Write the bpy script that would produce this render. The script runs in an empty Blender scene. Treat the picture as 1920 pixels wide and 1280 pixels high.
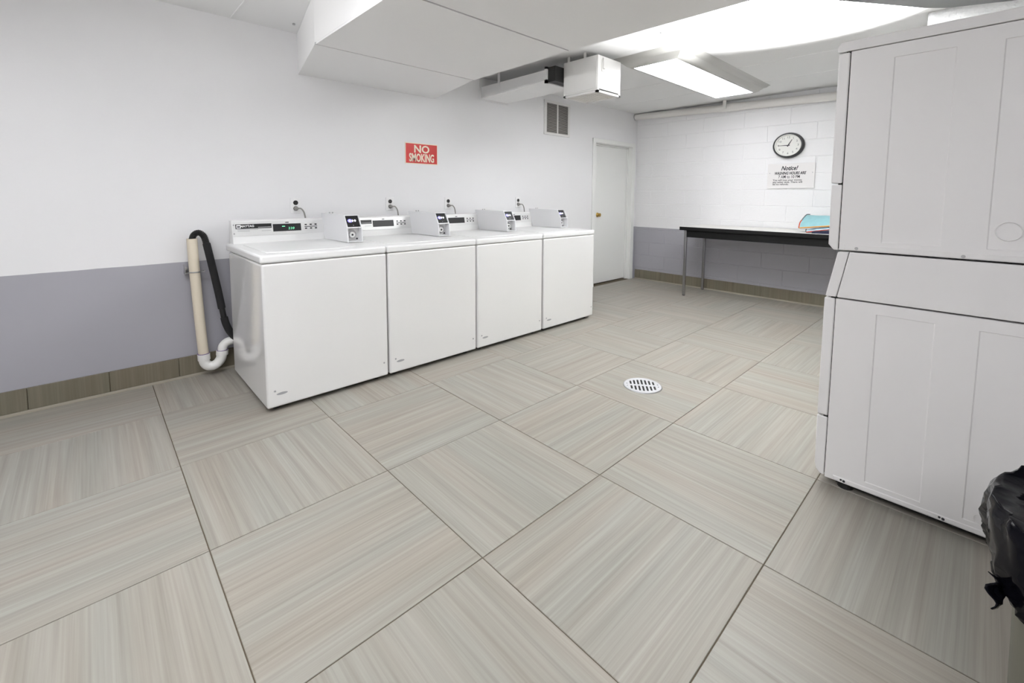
import bpy, bmesh, math, random
from mathutils import Vector, Matrix
random.seed(7)
S = bpy.context.scene
COL = S.collection
# ------------------------------------------------------------------ camera
T = 0.64
CAM = Vector((-0.23051, -3.53863, 1.18072))
RT = Vector((0.72093981, -0.6929769, 0.0053674))
UP = Vector((0.05495127, 0.06488604, 0.99637852))
FW = Vector((0.69081557, 0.71803399, -0.08485889))
cd = bpy.data.cameras.new('camera'); cam = bpy.data.objects.new('camera', cd); COL.objects.link(cam)
cd.sensor_width = 36; cd.sensor_fit = 'HORIZONTAL'; cd.lens = 15.83496
cd.shift_x = -0.0088607; cd.shift_y = -0.1046555; cd.clip_start = 0.02
m = Matrix((RT, UP, -FW)).transposed().to_4x4(); m.translation = CAM
cam.matrix_world = m
S.camera = cam
# ------------------------------------------------------------------ world, exposure
w = bpy.data.worlds.new('world'); S.world = w; w.use_nodes = True
w.node_tree.nodes['Background'].inputs[0].default_value = (0.9, 0.93, 1, 1)
w.node_tree.nodes['Background'].inputs[1].default_value = 0.0
S.view_settings.view_transform = 'Standard'; S.view_settings.look = 'None'
S.view_settings.gamma = 1; S.view_settings.use_curve_mapping = False
S.view_settings.exposure = 0.85
LC = (0.975, 0.985, 1.03)
LAMP = 5.0          # radiance of the fluorescent diffusers
LAMP_ADDED = 14.0  # third fitting, added for more light from behind the camera
ADDED_UP_BACK = 140.0  # watts, uplight added on the back wall to lift the near half
ADDED_UP = 1150.0      # watts, uplight added on the alcove wall to brighten the ceiling
LAMP_NEAR = 10.0     # the room's second fitting, over the near half of the room
# ------------------------------------------------------------------ materials
def mat(name, col, rough=0.5, metal=0.0, spec=0.5, bump=0.0, bscale=200, var=0.0, vscale=3.0, coat=0.0):
    mt = bpy.data.materials.new(name); mt.use_nodes = True
    nt = mt.node_tree; b = nt.nodes['Principled BSDF']
    b.inputs['Base Color'].default_value = (*col, 1)
    b.inputs['Roughness'].default_value = rough; b.inputs['Metallic'].default_value = metal
    b.inputs['Specular IOR Level'].default_value = spec
    b.inputs['Coat Weight'].default_value = coat
    tc = nt.nodes.new('ShaderNodeTexCoord')
    if var:
        n = nt.nodes.new('ShaderNodeTexNoise'); n.inputs['Scale'].default_value = vscale
        n.inputs['Detail'].default_value = 4
        nt.links.new(tc.outputs['Object'], n.inputs['Vector'])
        r = nt.nodes.new('ShaderNodeMapRange'); r.inputs['To Min'].default_value = 1 - var; r.inputs['To Max'].default_value = 1 + var * 0.5
        nt.links.new(n.outputs['Fac'], r.inputs['Value'])
        mx = nt.nodes.new('ShaderNodeMix'); mx.data_type = 'RGBA'; mx.blend_type = 'MULTIPLY'; mx.inputs['Factor'].default_value = 1
        mx.inputs['A'].default_value = (*col, 1)
        nt.links.new(r.outputs['Result'], mx.inputs['B']); nt.links.new(mx.outputs['Result'], b.inputs['Base Color'])
    if bump:
        n = nt.nodes.new('ShaderNodeTexNoise'); n.inputs['Scale'].default_value = bscale; n.inputs['Detail'].default_value = 3
        nt.links.new(tc.outputs['Object'], n.inputs['Vector'])
        bp = nt.nodes.new('ShaderNodeBump'); bp.inputs['Strength'].default_value = bump; bp.inputs['Distance'].default_value = 0.01
        nt.links.new(n.outputs['Fac'], bp.inputs['Height']); nt.links.new(bp.outputs['Normal'], b.inputs['Normal'])
    return mt
def emis(name, col, s):
    mt = mat(name, col, 0.5); b = mt.node_tree.nodes['Principled BSDF']
    b.inputs['Emission Color'].default_value = (*col, 1); b.inputs['Emission Strength'].default_value = s
    return mt
def wall_mat(name, top, low, zl, bump=0.05, bscale=60, rough=0.55):
    mt = mat(name, top, rough, bump=bump, bscale=bscale)
    nt = mt.node_tree; b = nt.nodes['Principled BSDF']
    g = nt.nodes.new('ShaderNodeNewGeometry'); s = nt.nodes.new('ShaderNodeSeparateXYZ')
    nt.links.new(g.outputs['Position'], s.inputs[0])
    n = nt.nodes.new('ShaderNodeTexNoise'); n.inputs['Scale'].default_value = 5; n.inputs['Detail'].default_value = 6
    nt.links.new(g.outputs['Position'], n.inputs['Vector'])
    a = nt.nodes.new('ShaderNodeMath'); a.operation = 'MULTIPLY_ADD'; a.inputs[1].default_value = 0.008
    nt.links.new(n.outputs['Fac'], a.inputs[0]); nt.links.new(s.outputs['Z'], a.inputs[2])
    c = nt.nodes.new('ShaderNodeMath'); c.operation = 'GREATER_THAN'; c.inputs[1].default_value = zl + 0.004
    nt.links.new(a.outputs[0], c.inputs[0])
    n2 = nt.nodes.new('ShaderNodeTexNoise'); n2.inputs['Scale'].default_value = 1.3; n2.inputs['Detail'].default_value = 5
    nt.links.new(g.outputs['Position'], n2.inputs['Vector'])
    r = nt.nodes.new('ShaderNodeMapRange'); r.inputs['To Min'].default_value = 0.95; r.inputs['To Max'].default_value = 1.03
    nt.links.new(n2.outputs['Fac'], r.inputs['Value'])
    mx = nt.nodes.new('ShaderNodeMix'); mx.data_type = 'RGBA'
    mx.inputs['A'].default_value = (*low, 1); mx.inputs['B'].default_value = (*top, 1)
    nt.links.new(c.outputs[0], mx.inputs['Factor'])
    m2 = nt.nodes.new('ShaderNodeMix'); m2.data_type = 'RGBA'; m2.blend_type = 'MULTIPLY'; m2.inputs['Factor'].default_value = 1
    nt.links.new(mx.outputs['Result'], m2.inputs['A']); nt.links.new(r.outputs['Result'], m2.inputs['B'])
    nt.links.new(m2.outputs['Result'], b.inputs['Base Color'])
    return mt
def tile_mat(name, cols, rough, sx=0.9, sy=(34, 130), strength=1.5, axis=0):
    """porcelain with fine streaks running along the tile's local x (axis 0) or z (axis 2)"""
    mt = mat(name, cols[1], rough, spec=0.35); nt = mt.node_tree; b = nt.nodes['Principled BSDF']
    tc = nt.nodes.new('ShaderNodeTexCoord'); oi = nt.nodes.new('ShaderNodeObjectInfo')
    sc = nt.nodes.new('ShaderNodeMath'); sc.operation = 'MULTIPLY'; sc.inputs[1].default_value = 97.0
    nt.links.new(oi.outputs['Random'], sc.inputs[0])
    add = nt.nodes.new('ShaderNodeVectorMath'); add.operation = 'ADD'
    nt.links.new(tc.outputs['Object'], add.inputs[0]); nt.links.new(sc.outputs[0], add.inputs[1])
    outs = []
    for k, f in enumerate(sy):
        mp = nt.nodes.new('ShaderNodeMapping')
        v = [f, f, f]; v[axis] = sx * (1 + k * 0.8)
        mp.inputs['Scale'].default_value = v
        nt.links.new(add.outputs[0], mp.inputs['Vector'])
        n = nt.nodes.new('ShaderNodeTexNoise'); n.inputs['Scale'].default_value = 1; n.inputs['Detail'].default_value = 3; n.inputs['Roughness'].default_value = 0.6
        nt.links.new(mp.outputs[0], n.inputs['Vector']); outs.append(n.outputs['Fac'])
    mm = nt.nodes.new('ShaderNodeMath'); mm.operation = 'MULTIPLY_ADD'; mm.inputs[1].default_value = 0.55
    m0 = nt.nodes.new('ShaderNodeMath'); m0.operation = 'MULTIPLY'; m0.inputs[1].default_value = 0.45
    nt.links.new(outs[1], m0.inputs[0]); nt.links.new(outs[0], mm.inputs[0]); nt.links.new(m0.outputs[0], mm.inputs[2])
    cr = nt.nodes.new('ShaderNodeValToRGB'); e = cr.color_ramp.elements
    e[0].position = 0.5 - 0.16 * strength; e[0].color = (*cols[0], 1); e[1].position = 0.5 + 0.16 * strength; e[1].color = (*cols[2], 1)
    x = e.new(0.5); x.color = (*cols[1], 1)
    nt.links.new(mm.outputs[0], cr.inputs['Fac'])
    # low frequency tint (warm / cool bands)
    mp = nt.nodes.new('ShaderNodeMapping'); v = [7, 7, 7]; v[axis] = 0.6; mp.inputs['Scale'].default_value = v
    nt.links.new(add.outputs[0], mp.inputs['Vector'])
    n = nt.nodes.new('ShaderNodeTexNoise'); n.inputs['Scale'].default_value = 1; n.inputs['Detail'].default_value = 2
    nt.links.new(mp.outputs[0], n.inputs['Vector'])
    tr = nt.nodes.new('ShaderNodeValToRGB'); te = tr.color_ramp.elements
    te[0].position = 0.35; te[0].color = (0.975, 1.0, 0.99, 1); te[1].position = 0.65; te[1].color = (1.0, 0.965, 0.93, 1)
    nt.links.new(n.outputs['Fac'], tr.inputs['Fac'])
    mx = nt.nodes.new('ShaderNodeMix'); mx.data_type = 'RGBA'; mx.blend_type = 'MULTIPLY'; mx.inputs['Factor'].default_value = 1
    nt.links.new(cr.outputs['Color'], mx.inputs['A']); nt.links.new(tr.outputs['Color'], mx.inputs['B'])
    nt.links.new(mx.outputs['Result'], b.inputs['Base Color'])
    return mt
WHITE = (0.86, 0.855, 0.86); LOW = (0.40, 0.395, 0.43)
ZL = 0.75
M = dict(
    wall=wall_mat('painted plaster', WHITE, LOW, ZL, 0.03, 40),
    block=wall_mat('painted block', WHITE, LOW, ZL, 0.25, 55),
    ceil=mat('ceiling paint', (0.83, 0.83, 0.825), 0.7, bump=0.05, bscale=40),
    soffit=mat('duct board paint', (0.82, 0.815, 0.81), 0.6, bump=0.02, bscale=30),
    shadeboard=mat('board darkened for shade', (0.17, 0.175, 0.175), 0.7, bump=0.02, bscale=30),  # shade of the branch underside put into a dark base colour
    rough=mat('rough plaster', (0.72, 0.72, 0.72), 0.85, bump=1.0, bscale=45, var=0.1, vscale=20),
    enamel=mat('white enamel', (0.80, 0.795, 0.78), 0.07, spec=1.0, bump=0.006, bscale=6),
    enamel2=mat('cream white enamel', (0.85, 0.85, 0.84), 0.3, spec=0.5),
    coin=mat('coin box paint', (0.84, 0.84, 0.85), 0.35),
    dryer=mat('dryer enamel', (0.83, 0.815, 0.805), 0.32, spec=0.4),
    silver=mat('brushed aluminium', (0.78, 0.78, 0.77), 0.35, metal=0.35),
    black=mat('black plastic', (0.012, 0.012, 0.013), 0.35),
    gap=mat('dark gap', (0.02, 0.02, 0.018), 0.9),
    darkprint=mat('dark print', (0.03, 0.03, 0.035), 0.6),
    greyprint=mat('grey print', (0.35, 0.35, 0.36), 0.6),
    plate=mat('outlet plate', (0.87, 0.865, 0.86), 0.4),
    numeral=mat('grey numerals', (0.16, 0.16, 0.16), 0.6),
    whiteprint=mat('white print', (0.85, 0.85, 0.85), 0.5),
    chrome=mat('chrome', (0.42, 0.42, 0.43), 0.22, metal=1.0),
    zinc=mat('zinc steel', (0.5, 0.5, 0.5), 0.35, metal=0.9, bump=0.1),
    pvc=mat('cream pvc', (0.78, 0.70, 0.56), 0.35),
    pvcw=mat('white pvc', (0.83, 0.82, 0.79), 0.3),
    purple=mat('purple primer', (0.22, 0.14, 0.32), 0.5),
    rubber=mat('black rubber', (0.012, 0.012, 0.012), 0.55),
    sleeve=mat('braided sleeve', (0.015, 0.015, 0.016), 0.7, bump=0.6, bscale=500),
    red=mat('sign red', (0.62, 0.035, 0.03), 0.4), cream=mat('sign cream', (0.90, 0.82, 0.66), 0.4),
    paper=mat('sign board', (0.80, 0.78, 0.77), 0.5),
    clockface=mat('clock face', (0.78, 0.78, 0.74), 0.5),
    grille=mat('vent white', (0.80, 0.79, 0.77), 0.5), hole=mat('vent dark', (0.06, 0.055, 0.05), 0.9),
    slat=mat('vent slat grey', (0.42, 0.40, 0.37), 0.5),
    laminate=mat('white laminate', (0.78, 0.76, 0.72), 0.35, var=0.05, vscale=8),
    edge=mat('black edge', (0.010, 0.010, 0.010), 0.55, spec=0.2),
    door=mat('door paint', (0.86, 0.865, 0.84), 0.45), brass=mat('brass', (0.55, 0.36, 0.10), 0.3, metal=1.0),
    grout=mat('grout', (0.12, 0.095, 0.062), 0.9, bump=0.3, bscale=300),
    caulk=mat('pale caulk', (0.34, 0.31, 0.25), 0.7),
    tile=tile_mat('floor tile', ((0.245, 0.226, 0.196), (0.328, 0.31, 0.275), (0.415, 0.397, 0.362)), 0.42),
    btile=tile_mat('baseboard tile', ((0.15, 0.13, 0.09), (0.19, 0.17, 0.125), (0.24, 0.215, 0.165)), 0.4, axis=2),
    steel=mat('stainless drain', (0.70, 0.70, 0.72), 0.35, metal=0.3), pipe=mat('pipe paint', (0.78, 0.76, 0.73), 0.45),
    bag=mat('black bin bag', (0.004, 0.004, 0.006), 0.09, spec=0.08, bump=0.3, bscale=13),
    bin=mat('grey bin plastic', (0.13, 0.125, 0.095), 0.5),
    blue=mat('pale blue quilted cloth', (0.30, 0.56, 0.60), 0.7, bump=0.3, bscale=60, var=0.2, vscale=20),
    blue2=mat('light blue cloth', (0.42, 0.62, 0.72), 0.7, bump=0.3, bscale=60, var=0.2, vscale=20),
    orange=mat('orange piping', (0.70, 0.32, 0.05), 0.7), redp=mat('red piping', (0.55, 0.07, 0.03), 0.7), greyp=mat('grey piping', (0.16, 0.19, 0.20), 0.7),
    navy=mat('navy cloth', (0.012, 0.014, 0.05), 0.8, var=0.6, vscale=30),
    molding=mat('fixture molding', (0.50, 0.495, 0.47), 0.4),
    diffuser=emis('fluorescent diffuser', LC, LAMP), diffuser2=emis('fluorescent diffuser near', LC, LAMP_NEAR), diffuser3=emis('added diffuser back', LC, LAMP_ADDED),
    green=emis('green digits', (0.2, 0.8, 0.45), 0.7), violet=emis('violet screen', (0.22, 0.2, 0.9), 0.7), whitelit=emis('lit white', (0.9, 0.92, 1.0), 1.0),
    outlet=mat('outlet black', (0.02, 0.018, 0.018), 0.4), cord=mat('grey cord', (0.30, 0.29, 0.27), 0.5),
)
# ------------------------------------------------------------------ helpers
def box(bm, x0, x1, y0, y1, z0, z1):
    vs = [bm.verts.new(p) for p in ((x0,y0,z0),(x1,y0,z0),(x1,y1,z0),(x0,y1,z0),(x0,y0,z1),(x1,y0,z1),(x1,y1,z1),(x0,y1,z1))]
    for f in ((0,3,2,1),(4,5,6,7),(0,1,5,4),(1,2,6,5),(2,3,7,6),(3,0,4,7)): bm.faces.new([vs[i] for i in f])
def prism(bm, pts, axis, a, b):
    """polygon pts (two remaining coordinates in xyz order) extruded from a to b along axis"""
    def P(p, t):
        return {'x': (t, p[0], p[1]), 'y': (p[0], t, p[1]), 'z': (p[0], p[1], t)}[axis]
    A = [bm.verts.new(P(p, a)) for p in pts]; B = [bm.verts.new(P(p, b)) for p in pts]
    n = len(pts)
    bm.faces.new(A); bm.faces.new(B[::-1])
    for i in range(n): bm.faces.new([A[i], B[i], B[(i+1) % n], A[(i+1) % n]])
def tube(bm, path, r, seg=12, cap=True, rs=None):
    path = [Vector(p) for p in path]; rings = []
    n0 = None
    for i, p in enumerate(path):
        d = (path[min(i+1, len(path)-1)] - path[max(i-1, 0)]).normalized()
        if n0 is None:
            n0 = d.orthogonal().normalized()
        n0 = (n0 - d * n0.dot(d)).normalized(); bt = d.cross(n0)
        rr = rs[i] if rs else r
        rings.append([bm.verts.new(p + (n0 * math.cos(a) + bt * math.sin(a)) * rr) for a in [2 * math.pi * k / seg for k in range(seg)]])
    for A, B in zip(rings, rings[1:]):
        for k in range(seg): bm.faces.new([A[k], A[(k+1) % seg], B[(k+1) % seg], B[k]])
    if cap:
        bm.faces.new(rings[0][::-1]); bm.faces.new(rings[-1])
def spl(pts, n=8):
    """smooth path through pts (Catmull-Rom)"""
    pts = [Vector(p) for p in pts]; out = []
    P = [pts[0]*2 - pts[1]] + pts + [pts[-1]*2 - pts[-2]]
    for i in range(1, len(P)-2):
        for k in range(n):
            t = k / n; a, b, c, d = P[i-1], P[i], P[i+1], P[i+2]
            out.append(0.5 * ((2*b) + (c-a)*t + (2*a-5*b+4*c-d)*t*t + (3*b-a-3*c+d)*t**3))
    out.append(pts[-1]); return out
def thing(name, label, cat, loc, group=None):
    o = bpy.data.objects.new(name, None); COL.objects.link(o); o.location = loc
    o['label'] = label; o['category'] = cat
    if group: o['group'] = group
    o.empty_display_size = 0.1
    return o
def rootloc(p):
    while p.parent: p = p.parent
    return p.location
def obj(name, bm, mt, parent=None, bevel=0.0, seg=2, smooth=False, label=None, origin=None, ang=40):
    """bm is in room coordinates; the object's mesh is stored relative to its thing's origin"""
    bmesh.ops.recalc_face_normals(bm, faces=bm.faces)
    off = Vector(origin) if origin is not None else (rootloc(parent) if parent else Vector((0, 0, 0)))
    bmesh.ops.translate(bm, verts=bm.verts, vec=-off)
    me = bpy.data.meshes.new(name); bm.to_mesh(me); bm.free()
    me.materials.append(M[mt] if isinstance(mt, str) else mt)
    o = bpy.data.objects.new(name, me); COL.objects.link(o)
    if parent: o.parent = parent
    elif origin is not None: o.location = off
    if bevel:
        md = o.modifiers.new('bevel', 'BEVEL'); md.width = bevel; md.segments = seg; md.limit_method = 'ANGLE'; md.angle_limit = math.radians(ang)
    if smooth or bevel:
        for p in me.polygons: p.use_smooth = True
        try: me.set_sharp_from_angle(angle=math.radians(35))
        except Exception: pass
    if label: o['label'] = label
    return o
def B(*a):
    bm = bmesh.new(); box(bm, *a); return bm
def tag(o, label, cat, group=None):
    o['label'] = label; o['category'] = cat
    if group: o['group'] = group
    return o
def struct(o): o['kind'] = 'structure'; return o
def text(name, body, loc, size, rot, mt, parent, sx=1.0, sy=1.0, shear=0.0, bold=0.0, align='CENTER', depth=0.0006, label=None, spacing=1.0):
    """flat lettering; rot = 3x3 columns (text right, text up, text normal)"""
    cu = bpy.data.curves.new(name, 'FONT'); cu.body = body; cu.size = size; cu.align_x = align; cu.align_y = 'CENTER'
    cu.extrude = depth; cu.shear = shear; cu.offset = bold; cu.space_character = spacing; cu.resolution_u = 3
    t = bpy.data.objects.new(name, cu); COL.objects.link(t)
    bpy.context.view_layer.update()
    me = bpy.data.meshes.new_from_object(t.evaluated_get(bpy.context.evaluated_depsgraph_get()))
    bpy.data.objects.remove(t); bpy.data.curves.remove(cu)
    R = Matrix(rot).transposed().to_4x4()
    off = rootloc(parent)
    me.transform(Matrix.Translation(Vector(loc) - off) @ R @ Matrix.Diagonal((sx, sy, 1, 1)))
    me.materials.clear(); me.materials.append(M[mt])
    o = bpy.data.objects.new(name, me); COL.objects.link(o); o.parent = parent
    if label: o['label'] = label
    return o
def copy_tree(o, loc=None, parent=None, skip=()):
    c = o.copy(); COL.objects.link(c); c.parent = parent
    if loc is not None: c.location = loc
    for ch in list(o.children):
        if ch.get('_skip') in skip and ch.get('_skip') is not None: continue
        copy_tree(ch, None, c, skip)
    return c
LW = ((1, 0, 0), (0, 0, 1), (0, -1, 0))      # lettering on the left wall (faces -y)
FWL = ((0, -1, 0), (0, 0, 1), (-1, 0, 0))    # lettering on the far wall (faces -x)
# ------------------------------------------------------------------ room shell
XF = 5.445; ZC = 2.333; XB = -2.6; YB = -5.3; XP = 3.62; YP = -3.19; WT = 0.14
DX0, DX1, DZ = 4.472, 5.335, 1.872
bm = bmesh.new(); prism(bm, [(XB, -0.05), (DX0, -0.05), (DX0, DZ), (DX1, DZ), (DX1, -0.05), (XF + WT, -0.05), (XF + WT, ZC + 0.05), (XB, ZC + 0.05)], 'y', 0.0, WT)
struct(obj('wall_left', bm, 'wall'))
struct(obj('wall_back', B(XB - WT, XB, YB, WT, -0.05, ZC + 0.05), 'wall'))
struct(obj('wall_front', B(XB, XP, YB - WT, YB, -0.05, ZC + 0.05), 'wall'))
wr = struct(obj('wall_right', B(XP, XF, YB, YP, -0.05, ZC + 0.02), 'rough', bevel=0.025, seg=4))
wf = struct(obj('wall_far', B(XF + 0.003, XF + WT, YP, 0.0, -0.05, ZC + 0.05), 'block'))
# painted block courses of the far wall, each block a piece
H0 = 0.182; BL = 0.49
z = -0.012; row = 0
while z < ZC:
    z1 = min(z + H0, ZC)
    y = 0.245 if row % 2 == 0 else 0.015
    while y > YP:
        ya, yb = min(y, 0.0), max(y - BL, YP)
        if ya - yb > 0.02:
            g = 0.0015
            d = random.uniform(-0.0004, 0.0005)
            bm = bmesh.new()
            b0 = [(XF + 0.004, ya - g, z + g), (XF + 0.004, yb + g, z + g), (XF + 0.004, yb + g, z1 - g), (XF + 0.004, ya - g, z1 - g)]
            e = 0.0038; xx = XF - d
            b1 = [(xx, ya - g - e, z + g + e), (xx, yb + g + e, z + g + e), (xx, yb + g + e, z1 - g - e), (xx, ya - g - e, z1 - g - e)]
            A = [bm.verts.new(p) for p in b0]; Bv = [bm.verts.new(p) for p in b1]
            bm.faces.new(Bv)
            for i in range(4): bm.faces.new([A[i], A[(i+1) % 4], Bv[(i+1) % 4], Bv[i]])
            bm.faces.new(A[::-1])
            obj('block', bm, 'block', wf)
        y -= BL
    z = z1; row += 1
# ceiling: slab plus its boards, with raised joints
ce = struct(obj('ceiling', B(XB - WT, XF + WT, YB - WT, WT, ZC + 0.012, ZC + 0.12), 'ceil'))
xs = [XB, -1.9, -0.7, 0.515, 1.75, 2.95, 4.05, 4.716, XF + 0.02]
for a, b in zip(xs, xs[1:]):
    obj('ceiling_panel', B(a + 0.0008, b - 0.0008, YB, 0.0, ZC, ZC + 0.0115), 'ceil', ce)
for x in (0.515, 4.05, 4.716):
    bm = bmesh.new(); prism(bm, [(x - 0.007, ZC + 0.001), (x + 0.007, ZC + 0.001), (x + 0.004, ZC - 0.003), (x - 0.004, ZC - 0.003)], 'y', -3.18, -0.001)
    obj('joint_bead', bm, 'ceil', ce)
# floor: grout bed and single tiles
fl = struct(obj('floor', B(XB - WT, XF + WT, YB - WT, WT, -0.12, -0.0028), 'grout'))
TX, TY, Y0 = 0.64, 0.6465, 0.126
mesh_cache = {}
def tile_piece(x0, x1, y0, y1, turn):
    cx, cy = (x0+x1)/2, (y0+y1)/2; hx, hy = (x1-x0)/2 - 0.0016, (y1-y0)/2 - 0.0016
    if turn: hx, hy = hy, hx
    k = (round(hx, 4), round(hy, 4))
    if k not in mesh_cache:
        bm = bmesh.new(); c = 0.0012
        A = [bm.verts.new(p) for p in ((-hx, -hy, -0.004), (hx, -hy, -0.004), (hx, hy, -0.004), (-hx, hy, -0.004))]
        A2 = [bm.verts.new(p) for p in ((-hx, -hy, -c), (hx, -hy, -c), (hx, hy, -c), (-hx, hy, -c))]
        T2 = [bm.verts.new(p) for p in ((-hx+c, -hy+c, 0), (hx-c, -hy+c, 0), (hx-c, hy-c, 0), (-hx+c, hy-c, 0))]
        bm.faces.new(T2); bm.faces.new(A[::-1])
        for i in range(4):
            j = (i+1) % 4
            bm.faces.new([A[i], A[j], A2[j], A2[i]]); bm.faces.new([A2[i], A2[j], T2[j], T2[i]])
        bmesh.ops.recalc_face_normals(bm, faces=bm.faces)
        me = bpy.data.meshes.new('tile'); bm.to_mesh(me); bm.free(); me.materials.append(M['tile']); mesh_cache[k] = me
    o = bpy.data.objects.new('tile', mesh_cache[k]); COL.objects.link(o); o.parent = fl
    o.location = (cx, cy, random.uniform(-0.0004, 0.0002))
    o.rotation_euler = (0, 0, math.pi/2 if turn else 0)
for i in range(-3, 9):
    for j in range(0, 9):
        x0, x1 = max(i*TX, XB), min((i+1)*TX, XF)
        y1, y0 = min(Y0 - j*TY, 0.0), max(Y0 - (j+1)*TY, YB)
        if x1 - x0 < 0.03 or y1 - y0 < 0.03: continue
        if x0 >= XP and y1 <= YP: continue
        if y0 < YP and x0 >= XP - 0.2 and y1 > YP: y0 = YP if x0 >= XP else y0
        tile_piece(x0, x1, y0, y1, (i + j) % 2 == 0)
# baseboards: cut tiles standing on a pale caulk line
def baseboard(name, along, a0, a1, seams):
    if along == 'x': base = B(a0, a1, -0.006, -0.0005, 0.0, 0.134)
    else: base = B(XF - 0.006, XF - 0.0015, a0, a1, 0.0, 0.134)
    r = struct(obj(name, base, 'grout'))
    ss = sorted([a0] + [s for s in seams if a0 < s < a1] + [a1])
    for s, t in zip(ss, ss[1:]):
        if along == 'x': bm = B(s + 0.0012, t - 0.0012, -0.013, -0.003, 0.016, 0.137)
        else: bm = B(XF - 0.015, XF - 0.004, s + 0.0012, t - 0.0012, 0.016, 0.137)
        obj('tile', bm, 'btile', r, bevel=0.0012, seg=1)
    if along == 'x': bm = bmesh.new(); prism(bm, [(-0.004, 0.0), (-0.017, 0.0), (-0.0165, 0.007), (-0.013, 0.0155), (-0.004, 0.0155)], 'x', a0, a1)
    else: bm = bmesh.new(); prism(bm, [(XF - 0.004, 0.0), (XF - 0.019, 0.0), (XF - 0.0185, 0.007), (XF - 0.015, 0.0155), (XF - 0.004, 0.0155)], 'y', a0, a1)
    obj('caulk_line', bm, 'caulk', r)
baseboard('baseboard_left', 'x', XB, 4.415, [-0.52 + 0.328*k for k in range(-6, 16)])
baseboard('baseboard_far', 'y', YP + 0.002, -0.03, [-0.112 - 0.325*k for k in range(0, 10)])
# ------------------------------------------------------------------ door in the left wall
dr = struct(obj('door_1', B(DX0 + 0.004, DX1 - 0.004, 0.078, 0.118, 0.012, DZ - 0.012), 'door', bevel=0.002))
bm = bmesh.new()
box(bm, DX0 - 0.052, DX0 + 0.008, -0.014, -0.0004, 0.0, DZ + 0.045)
box(bm, DX1 - 0.008, DX1 + 0.062, -0.014, -0.0004, 0.0, DZ + 0.045)
box(bm, DX0 - 0.052, DX1 + 0.062, -0.0142, -0.0004, DZ - 0.006, DZ + 0.046)
obj('casing', bm, 'door', dr, bevel=0.003)
bm = bmesh.new()
box(bm, DX0 - 0.001, DX0 + 0.012, -0.002, 0.137, 0.0, DZ); box(bm, DX1 - 0.012, DX1 + 0.001, -0.002, 0.137, 0.0, DZ)
box(bm, DX0, DX1, -0.002, 0.137, DZ - 0.012, DZ + 0.001)
obj('jamb', bm, 'door', dr)
bm = bmesh.new()
box(bm, DX0 + 0.012, DX0 + 0.026, 0.05, 0.077, 0.0, DZ - 0.012); box(bm, DX1 - 0.026, DX1 - 0.012, 0.05, 0.077, 0.0, DZ - 0.012)
box(bm, DX0 + 0.012, DX1 - 0.012, 0.05, 0.077, DZ - 0.030, DZ - 0.012)
obj('door_stop', bm, 'door', dr, bevel=0.002)
bm = bmesh.new(); kx, kz = 4.655, 0.935
tube(bm, [(kx, 0.078, kz), (kx, 0.070, kz), (kx, 0.058, kz), (kx, 0.046, kz), (kx, 0.034, kz), (kx, 0.028, kz)], 0.02, 20, rs=[0.030, 0.028, 0.011, 0.022, 0.024, 0.012])
obj('door_knob', bm, 'brass', dr, smooth=True, label='round brass door knob')
# ------------------------------------------------------------------ ceiling light fittings
def light_fixture(label, x0, x1, y0, y1, zt, diff):
    r = thing('ceiling_light', label, 'light', ((x0+x1)/2, (y0+y1)/2, zt))
    prof = [(0.0, 0.0), (0.012, -0.004), (0.030, -0.022), (0.052, -0.030), (0.060, -0.038), (0.085, -0.060), (0.112, -0.073), (0.128, -0.073), (0.128, -0.060), (0.10, -0.02), (0.10, 0.0)]
    bm = bmesh.new(); rings = []
    for ins, dz in prof:
        rings.append([bm.verts.new(p) for p in ((x0+ins, y0+ins, zt+dz), (x1-ins, y0+ins, zt+dz), (x1-ins, y1-ins, zt+dz), (x0+ins, y1-ins, zt+dz))])
    n = len(rings)
    for a in range(n):
        A, Bq = rings[a], rings[(a+1) % n]
        for k in range(4): bm.faces.new([A[k], A[(k+1) % 4], Bq[(k+1) % 4], Bq[k]])
    fr = obj('frame', bm, 'molding', r, smooth=True)
    obj('diffuser', B(x0 + 0.127, x1 - 0.127, y0 + 0.127, y1 - 0.127, zt - 0.069, zt - 0.062), diff, r)
    return r
light_fixture('long ceiling light with moulded white frame over the far washers', 3.035, 4.93, -1.885, -1.245, ZC - 0.001, 'diffuser')
light_fixture('second long ceiling light over the near half of the room, out of view', -1.25, 0.60, -2.30, -1.65, ZC - 0.001, 'diffuser2')
light_fixture('added third long ceiling light behind the camera, out of view', -2.30, -0.60, -4.60, -3.95, ZC - 0.001, 'diffuser3')
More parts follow.
